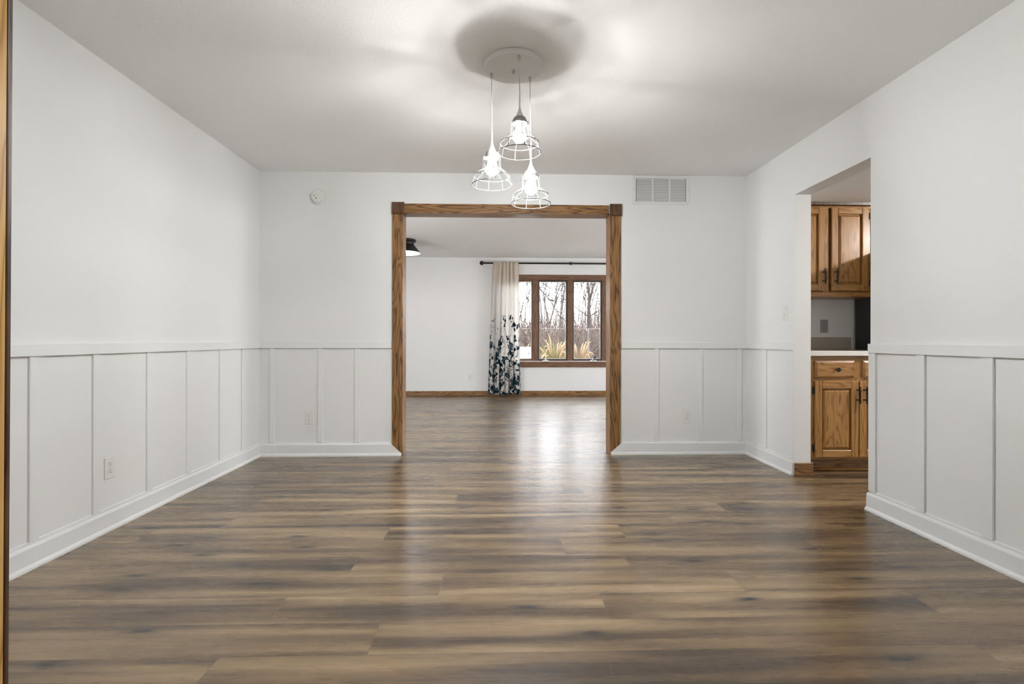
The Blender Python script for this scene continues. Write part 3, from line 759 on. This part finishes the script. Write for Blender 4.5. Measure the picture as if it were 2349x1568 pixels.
xa, zb2 = onY(1450.5, 468.5, YB); xb, zt2 = onY(1580.5, 403.5, YB)
av_ = empty('air_vent', ((xa + xb) / 2, YB, (zb2 + zt2) / 2), 'white louvred air return grille on the back wall below the ceiling', 'air vent')
hw, hh = (xb - xa) / 2, (zt2 - zb2) / 2
gw, gh = hw - .028, hh - .026
f = MB()
f.box(-hw, hw, -.008, 0, gh, hh, bev=.003).box(-hw, hw, -.008, 0, -hh, -gh, bev=.003).box(-hw, -gw, -.008, 0, -gh, gh, bev=.002).box(gw, hw, -.008, 0, -gh, gh, bev=.002)
for q in (-1, 1): f.box(q * gw / 3 - .007, q * gw / 3 + .007, -.008, 0, -gh, gh, bev=.001)
f.build('grille_frame', M['metal_white'], av_)
MB().box(-gw, gw, -.0006, 0, -gh, gh).build('dark_back', M['steel_plate'], av_)
NS = 15
for i in range(NS):
    zz = -gh + (i + .5) * 2 * gh / NS; hgt = gh / NS * .82
    s_ = MB()
    for q in (-1, 0, 1):
        cx0 = q * 2 * gw / 3; wd = gw / 3 - .008
        s_.add([(cx0 - wd, -.0065, zz - hgt), (cx0 + wd, -.0065, zz - hgt), (cx0 + wd, -.001, zz + hgt), (cx0 - wd, -.001, zz + hgt),
                (cx0 - wd, -.0057, zz - hgt), (cx0 + wd, -.0057, zz - hgt), (cx0 + wd, -.0004, zz + hgt), (cx0 - wd, -.0004, zz + hgt)],
               [(0, 1, 2, 3), (7, 6, 5, 4), (0, 4, 5, 1), (3, 2, 6, 7)])
    s_.build('louvre', M['metal_white'], av_)
for q in (-1, 1): MB().lathe([(0, .0095), (.003, .009), (.0035, .008)], (q * (hw - .012), 0, 0), 12, axis='y').build('screw', M['steel_plate'], av_)

xa = onY(1073, 0, YFAR - .1)[0]; xb = onY(1112, 0, YFAR - .1)[0]
fr_ = MB().box(xa, xb, YFAR - .135, YFAR - .025, .0, .005, bev=.002)
for i in range(14): fr_.box(xa + .012 + i * (xb - xa - .024) / 14, xa + .012 + (i + .6) * (xb - xa - .024) / 14, YFAR - .12, YFAR - .04, .005, .0058, 1)
tag(fr_.shift(((xa + xb) / 2, YFAR - .08, 0)).build('floor_register', [M['sash'], M['slot']], loc=((xa + xb) / 2, YFAR - .08, 0)), 'dark brown floor register along the far baseboard', 'floor vent')

# ------------------------------------------------------------------ kitchen
def raised_door(w, h, t=.019, fr=.055):
    """local: x 0..w, z 0..h, front at y=-t"""
    b = MB()
    b.box(0, fr, -t, 0, 0, h, 1, bev=.004).box(w - fr, w, -t, 0, 0, h, 1, bev=.004)
    b.box(fr, w - fr, -t, 0, 0, fr, 0, bev=.004).box(fr, w - fr, -t, 0, h - fr, h, 0, bev=.004)
    b.box(fr, w - fr, -t * .05, 0, fr, h - fr, 1)
    a = fr + .007; c = fr + .024
    b.frustum((a, w - a), (a, h - a), -t * .05, (c, w - c), (c, h - c), -t * .92, 1)
    return b
def bar_pull(L=.125):
    b = MB().tube([(0, -.034, -L / 2), (0, -.034, L / 2)], .0058, 12)
    for s in (-1, 1): b.tube([(0, 0, s * L * .3), (0, -.034, s * L * .3)], .0048, 10)
    return b
CABM = [M['cab_x'], M['cab_z']]
def door_part(root, x, z, w, h, handle_x, handle_z, hinge_left, name='door'):
    d = raised_door(w, h).build(name, CABM, root, (x, 0, z))
    bar_pull().build('handle', M['black'], d, (handle_x, -.019, handle_z), smooth=True)
    for hz in (.07, h - .07):
        hx = -.006 if hinge_left else w + .006
        MB().tube([(0, -.012, -.024), (0, -.012, .024)], .005, 10).box(-.006, .006, -.010, 0, -.028, .028, bev=.002).build('hinge', M['black'], d, (hx, 0, hz))
    return d
YK = 3.742                                  # face of the base cabinets
bx0 = XK + .012
def base_cabinet(x0, w, label):
    r = empty('base_cabinet', (x0, YK, 0), label, 'cabinet', 'base cabinets along the kitchen wall')
    b = MB(); dep = YB - YK - .002
    b.box(0, w, .02, dep, .10, .876, 1)
    m0, cs_ = .054, w / 2
    for a, c in ((0, m0 + .012), (cs_ - .034, cs_ + .036), (w - m0 - .012, w)): b.box(a, c, 0, .0195, .10, .876, 1)
    for a, c in ((.10, .135), (.680, .722), (.842, .876)): b.box(0, w, -.0005, .0195, a, c, 0)
    b.build('body', CABM, r)
    MB().box(0, w, .070, dep, 0, .10, bev=0).build('toe_kick', M['oak_x'], r)
    MB().box(0, w, .050, .070, 0, .018, bev=.006).build('shoe_moulding', M['cab_x'], r)
    dw = w / 2 - m0 - .003
    door_part(r, m0, .118, dw, .572, dw - .016, .470, True)
    door_part(r, w - m0 - dw, .118, dw, .572, .030, .470, False)
    for xx in (m0 + .003, cs_ + .033):
        dw2 = cs_ - m0 - .036
        d = MB().box(0, dw2, -.012, 0, 0, .128, bev=.002)
        d.frustum((.0, dw2), (0, .128), -.012, (.014, dw2 - .014), (.014, .114), -.019)
        dd = d.build('drawer', M['cab_x'], r, (xx, 0, .716))
        MB().lathe([(.006, 0), (.0055, .012), (.007, .018), (.0155, .022), (.0165, .028), (.012, .033), (0, .0335)], (0, 0, 0), 24, axis='y').build('knob', M['black'], dd, (dw2 / 2 + .008, -.019, .062), smooth=True)
    return r
WB = .785
base_cabinet(bx0, WB, 'oak base cabinet with two drawers and two doors, seen through the kitchen opening')
ct = MB().box(bx0 - .008, bx0 + WB + .006, YK - .026, YB - .001, .880, .917, bev=.003).build('countertop', M['counter'])
tag(ct, 'beige countertop with pale front edge on the oak base cabinet', 'countertop')
MB().box(bx0 - .008, bx0 + WB + .006, YK - .034, YK - .0262, .880, .9175, bev=.0035).build('front_edge', M['counter_edge'], ct)
XF = onY(1956, 0, YB - .02)[0]
MB().box(bx0 - .008, XF - .012, YB - .021, YB - .002, .9172, 1.024, bev=.003).build('backsplash', M['splash'], ct)
MB().box(bx0, bx0 + WB, YK + .01, YB - .01, .8765, .880).build('support_strip', M['cab_x'], ct)

YU = 4.075
up0, upw = XK + .012, .80
U = empty('wall_cabinet', (up0, YU, 0), 'oak wall cabinet with two raised-panel doors under the kitchen ceiling', 'cabinet')
uz0 = onY(1925, 680, YU)[1]
b = MB(); b.box(0, upw, .02, YB - YU - .002, uz0, HK - .001, 1)
for a, c in ((0, .03), (.285 + .05, .285 + .105), (upw - .03, upw)): b.box(a, c, 0, .0195, uz0, HK - .02, 1)
for a, c in ((uz0, uz0 + .038), (HK - .05, HK - .02)): b.box(0, upw, -.0005, .0195, a, c, 0)
b.build('body', CABM, U)
MB().prism([(.0, HK - .032), (-.016, HK - .022), (-.020, HK - .002), (.0, HK - .002)], 0, upw, 'yz').build('crown_moulding', M['oak_block'], U)  # darker oak on the crown carries the shade under the ceiling
uz1 = onY(1925, 667, YU - .02)[1]; uz2 = onY(1925, 474.5, YU - .02)[1]
d0 = onY(1908, 0, YU - .019)[0] - up0; d1 = onY(1993.5, 0, YU - .019)[0] - up0
dw = d1 - d0
hz_ = onY(1920, 633, YU - .05)[1] - uz1
door_part(U, d0, uz1, dw, uz2 - uz1, .026, hz_, False)
l1 = onY(1893, 0, YU - .019)[0] - up0
door_part(U, l1 - dw, uz1, dw, uz2 - uz1, dw - .020, hz_, True)

# refrigerator with a charcoal side panel
xf0, xf1, yf0, yf1, fh = XF + .012, XF + .80, 3.62, YB - .03, 1.745
fr = empty('refrigerator', ((xf0 + xf1) / 2, (yf0 + yf1) / 2, 0), 'tall charcoal-sided refrigerator beyond the counter and backsplash', 'refrigerator')
def fp(mb, name, m): return mb.shift(((xf0 + xf1) / 2, (yf0 + yf1) / 2, 0)).build(name, m, fr)
fp(MB().box(xf0, xf1, yf0, yf1, .03, fh, bev=.006), 'cabinet_shell', M['charcoal'])
fp(MB().box(xf0 + .002, xf1 - .002, yf0 - .055, yf0 - .003, .08, 1.20, bev=.008), 'door', M['charcoal'])
fp(MB().box(xf0 + .002, xf1 - .002, yf0 - .055, yf0 - .003, 1.21, fh - .005, bev=.008), 'freezer_door', M['charcoal'])
fp(MB().tube([(xf0 + .05, yf0 - .055, .7), (xf0 + .05, yf0 - .10, .72), (xf0 + .05, yf0 - .10, 1.14), (xf0 + .05, yf0 - .055, 1.16)], .011, 10), 'handle', M['nickel'])
for qx in (xf0 + .06, xf1 - .06): fp(MB().box(qx - .02, qx + .02, yf0 + .03, yf0 + .07, 0, .03), 'foot', M['slot'])

def dome(name, loc, r, label, m):
    e = empty(name, loc, label, 'ceiling light')
    MB().lathe([(0, 0), (r * 1.3, 0), (r * 1.3, -.015), (0, -.015)], seg=32).build('base', M['metal_white'], e, smooth=True)
    MB().lathe([(r, -.015), (r, -.03), (r * .8, -.055), (r * .45, -.07), (0, -.075)], seg=32).build('diffuser', M[m], e, smooth=True)
dome('kitchen_ceiling_light', (4.15, 2.95, HK), .065, 'small round kitchen ceiling light right of the refrigerator', 'kbulb')
dome('hall_fill_light', (.7, -.7, H), .15, 'round unseen fill light added in the hall behind the viewer', 'hall_fill')  # hall lamp added out of view as fill for the dining room

# ------------------------------------------------------------------ outdoors
g = MB(); NX, NY = 40, 40
def gz(x, y):
    t = max(0, min(1, (y - 14) / 22)); return -.35 + 1.5 * t * t * (3 - 2 * t) + .12 * noise.noise(Vector((x * .35, y * .35, 0)))
for j in range(NY + 1):
    for i in range(NX + 1):
        x = -40 + 90 * i / NX; y = YFAR + .2 + 60 * (j / NY) ** 1.4; g.v.append(Vector((x, y, gz(x, y))))
for j in range(NY):
    for i in range(NX):
        a = j * (NX + 1) + i; g.f.append((a, a + 1, a + NX + 2, a + NX + 1)); g.m.append(0)
struct(g.build('ground', M['litter'], smooth=True), 'brown leaf-strewn ground rising beyond the window', 'ground')

def grow(mb, p, d, r, L, depth, rnd, mi=0, spread=.6):
    r = max(r, .0095); n_ = 4; pts = [p.copy()]; rads = [r]
    for i in range(n_):
        d = (d + Vector((rnd.uniform(-.13, .13), rnd.uniform(-.13, .13), rnd.uniform(-.03, .10)))).normalized()
        p = p + d * (L / n_); pts.append(p.copy()); rads.append(r * (1 - .45 * (i + 1) / n_))
    mb.tube(pts, rads, 6 if depth > 2 else 4 if depth > 0 else 3, mi, caps=False)
    if depth == 0: return
    k = rnd.choice((3, 3, 4)) if depth < 4 else 5
    for j in range(k):
        t = rnd.uniform(.25, 1.0) if j else 1.0
        ii = min(n_ - 1, int(t * n_)); q = pts[ii].lerp(pts[ii + 1], t * n_ - ii)
        nd = (d + Vector((rnd.uniform(-1, 1), rnd.uniform(-1, 1), rnd.uniform(-.1, .7))) * spread).normalized()
        grow(mb, q, nd, rads[ii] * rnd.uniform(.5, .72), L * rnd.uniform(.48, .72), depth - 1, rnd, mi, spread)
protos = []
for s in range(5):
    rnd = random.Random(100 + s); mb = MB()
    grow(mb, Vector((0, 0, -.2)), Vector((rnd.uniform(-.08, .08), rnd.uniform(-.05, .05), 1)), rnd.uniform(.030, .046), rnd.uniform(2.7, 3.3), 4, rnd, 0, .42)
    protos.append(mb)
first = {}
rt = random.Random(5)
spots = []
for row, (y0, y1, n_) in enumerate(((18.5, 21, 8), (21, 26, 15), (26, 33, 22))):
    for i in range(n_):
        y = rt.uniform(y0, y1); span = .16 + .06
        x = y * (-.06 + .40 * (i + rt.random()) / n_)
        spots.append((x, y))
for i, (x, y) in enumerate(spots):
    k = i % 5
    if k not in first:
        o = protos[k].build('bare_tree', M['bark']); first[k] = o
    else:
        o = first[k].copy(); col.objects.link(o)
    o.location = (x, y, gz(x, y)); o.rotation_euler = (rt.uniform(-.06, .06), rt.uniform(-.06, .06), rt.uniform(0, 6.28))
    s = rt.uniform(.8, 1.15); o.scale = (s, s, s * rt.uniform(.95, 1.2))
    tag(o, 'slender bare grey-brown tree standing in the wood beyond the window', 'tree', 'bare trees in the wood beyond the window')
# a darker fork-trunked tree behind the right-hand light
rnd = random.Random(42); mb = MB()
yt = 13.2; xt_ = onY(1349, 0, yt)[0]
tp = [(xt_, yt, gz(xt_, yt) - .2), (xt_ + .01, yt, 1.1), (xt_ + .02, yt, 2.0)]
mb.tube(tp, [.060, .050, .045], 10)
for d, L, r in (((-.10, 0, 1), 2.2, .026), ((.22, .05, 1), 2.4, .034), ((.9, .1, .5), 1.0, .018), ((-.6, -.1, .3), 1.1, .015)):
    grow(mb, Vector(tp[2]) + Vector((0, 0, -.05 if L > 2 else -.4)), Vector(d).normalized(), r, L, 3, rnd, 0, .45)
tag(mb.build('bare_tree', M['bark_dark'], loc=(0, 0, 0)), 'dark forked bare tree standing in front of the wood behind the fence post', 'tree')
# near tree just left of the window with long drooping branches
mb = MB(); rnd = random.Random(11); yt = 11.6
bx_, bz_ = onY(1120, 520, yt)
mb.tube([(bx_ - .5, yt + .2, gz(bx_, yt) - .2), (bx_ - .3, yt, 1.2), (bx_ - .05, yt, 2.2), (bx_ + .1, yt, 4.0)], [.10, .085, .07, .04], 10)
def branch(pix, r0, twigs=3):
    pts = []
    for (a, c, dy) in pix:
        x, z = onY(a, c, yt + dy); pts.append(Vector((x, yt + dy, z)))
    mb.tube(pts, [r0 * (1 - .75 * i / (len(pts) - 1)) for i in range(len(pts))], 6)
    for t in range(twigs):
        i = rnd.randrange(len(pts) - 1); q = pts[i].lerp(pts[i + 1], rnd.random())
        d = (pts[i + 1] - pts[i]).normalized() + Vector((rnd.uniform(-.4, .4), rnd.uniform(-.3, .3), rnd.uniform(-.5, .5)))
        grow(mb, q, d.normalized(), r0 * .28, rnd.uniform(.15, .35), 1, rnd, 0, .5)
branch([(1130, 560, 0), (1200, 625, -.1), (1240, 664, -.2), (1262, 690, -.2), (1280, 720, -.2), (1297, 750, -.2)], .020)
branch([(1130, 575, 0), (1200, 640, .1), (1237, 661, .1), (1270, 678, .1), (1298, 688, .1)], .014)
branch([(1237, 662, -.1), (1262, 688, -.1), (1296, 703, -.1)], .012)
branch([(1130, 590, 0), (1190, 640, .2), (1207, 675, .2), (1220, 705, .2)], .012)
tag(mb.build('bare_tree', M['bark_dark']), 'near bare tree left of the window with thin branches slanting down across the panes', 'tree')
lf = MB()
# undergrowth
rnd = random.Random(3); tw = MB()
for i in range(11000):
    y = rnd.uniform(16, 32); x = y * rnd.uniform(-.1, .42); z0 = gz(x, y)
    h = rnd.uniform(.5, 1.9) * (1 if rnd.random() < .8 else 1.5); a = rnd.uniform(0, 6.28); ln = rnd.uniform(.2, 1.6)
    r = rnd.uniform(.005, .013)
    if i % 14 == 0: h *= rnd.uniform(1.4, 2.2); ln *= .6
    p0 = Vector((x, y, z0)); p1 = p0 + Vector((math.cos(a) * ln * .4, math.sin(a) * ln * .4, h * .6)); p2 = p0 + Vector((math.cos(a) * ln, math.sin(a) * ln, h))
    tw.tube([p0, p1, p2], [r, r * .7, r * .25], 3, caps=False)
tag(tw.build('undergrowth', M['twigs']), 'dense brown leafless undergrowth at the foot of the wood', 'undergrowth', kind='stuff')
# wire fence
yf_ = 12.8; zf = onY(1300, 753.5, yf_)[1]
fe = empty('wire_fence', (0, yf_, gz(0, yf_)), 'thin pale wire fence with posts in front of the wood', 'fence')
def fz(mb): return mb.shift((0, yf_, gz(0, yf_)))
for dzz in (0,): fz(MB().tube([(-8, yf_, zf + dzz), (12, yf_, zf + dzz)], (.005 if dzz == 0 else .002), 6)).build('wire', M['rail'], fe)
for px in (1350,):
    xp = onY(px, 0, yf_)[0]
    for k in range(-3, 4): fz(MB().tube([(xp + k * 2.6, yf_ + .02, -.5), (xp + k * 2.6, yf_ + .02, zf + .0)], .026, 8)).build('fence_post', M['post'], fe)

def grass_clump(px, py_top, Y, label, nb, npl, green, seed, spread=.5):
    rnd = random.Random(seed); x, zt3 = onY(px, py_top, Y); z0 = gz(x, Y); hh_ = (zt3 - z0) * 1.22
    e = empty('ornamental_grass', (x, Y, z0), label, 'ornamental grass')
    b = MB()
    def arc(a, ln, h, n_=6, droop=.25):
        return [Vector((math.cos(a) * ln * (t ** 1.6), math.sin(a) * ln * .6 * (t ** 1.6), h * (t - droop * t ** 4))) for t in [i / n_ for i in range(n_ + 1)]]
    for i in range(nb):
        a = rnd.uniform(0, 6.28); p = arc(a, rnd.uniform(.2, 1) * spread, hh_ * rnd.uniform(.5, .95), droop=rnd.uniform(.1, .5))
        off = Vector((rnd.uniform(-.08, .08), rnd.uniform(-.08, .08), 0))
        b.tube([q + off for q in p], [.007, .007, .006, .005, .004, .003, .001], 3, 1 if (green and rnd.random() < .4) else 0, caps=False)
    b.build('blades', [M['straw'], M['green']], e)
    for i in range(npl):
        a = rnd.uniform(-.9, .9) if rnd.random() < .75 else math.pi + rnd.uniform(-.9, .9)
        p = arc(a, rnd.uniform(.25, 1.0) * spread, hh_ * rnd.uniform(.85, 1.12), 8, rnd.uniform(.2, .5))
        m_ = MB().tube(p[:6], .005, 4)
        m_.tube(p[4:], [.004, .012, .018, .014, .003], 6, 1)
        m_.build('plume', [M['straw'], M['plume']], e, smooth=True)
grass_clump(1272, 768, 12.0, 'large straw-coloured ornamental grass with arching plumes outside the middle pane', 320, 44, True, 1, .5)
grass_clump(1328, 772, 10.9, 'straw-coloured ornamental grass with upright plumes outside the right-hand pane', 180, 24, False, 2, .34)
grass_clump(1202, 784, 13.5, 'small dry ornamental grass behind the white box, outside the leftmost pane', 90, 5, False, 3, .3)
xa, z1_ = onY(1180, 796, 11.0); xb = onY(1219, 796, 11.0)[0]
ub = empty('utility_box', ((xa + xb) / 2, 11.2, -.35), 'white box with a small dark vent outside the leftmost window pane', 'utility box')
def up_(mb): return mb.shift(((xa + xb) / 2, 11.2, -.35))
up_(MB().box(xa - .35, xb, 11.0, 11.45, -.35, z1_ - .02, bev=.01)).build('housing', M['box_white'], ub)
up_(MB().box(xa - .37, xb + .02, 10.98, 11.47, z1_ - .02, z1_, bev=.008)).build('lid', M['box_white'], ub)
v0, vz0 = onY(1210, 823, 11.0); v1, vz1 = onY(1217, 809, 11.0)
vm_ = MB().box(v0, v1, 10.994, 11.0, vz0, vz1)
for k in range(3): vm_.box(v0 + .012 + k * .02, v0 + .02 + k * .02, 10.990, 10.994, vz0 + .02, vz1 - .02, 1)
up_(vm_).build('vent', [M['sash'], M['box_white']], ub)

# drop every unused mesh reference and finish
bpy.context.view_layer.update()
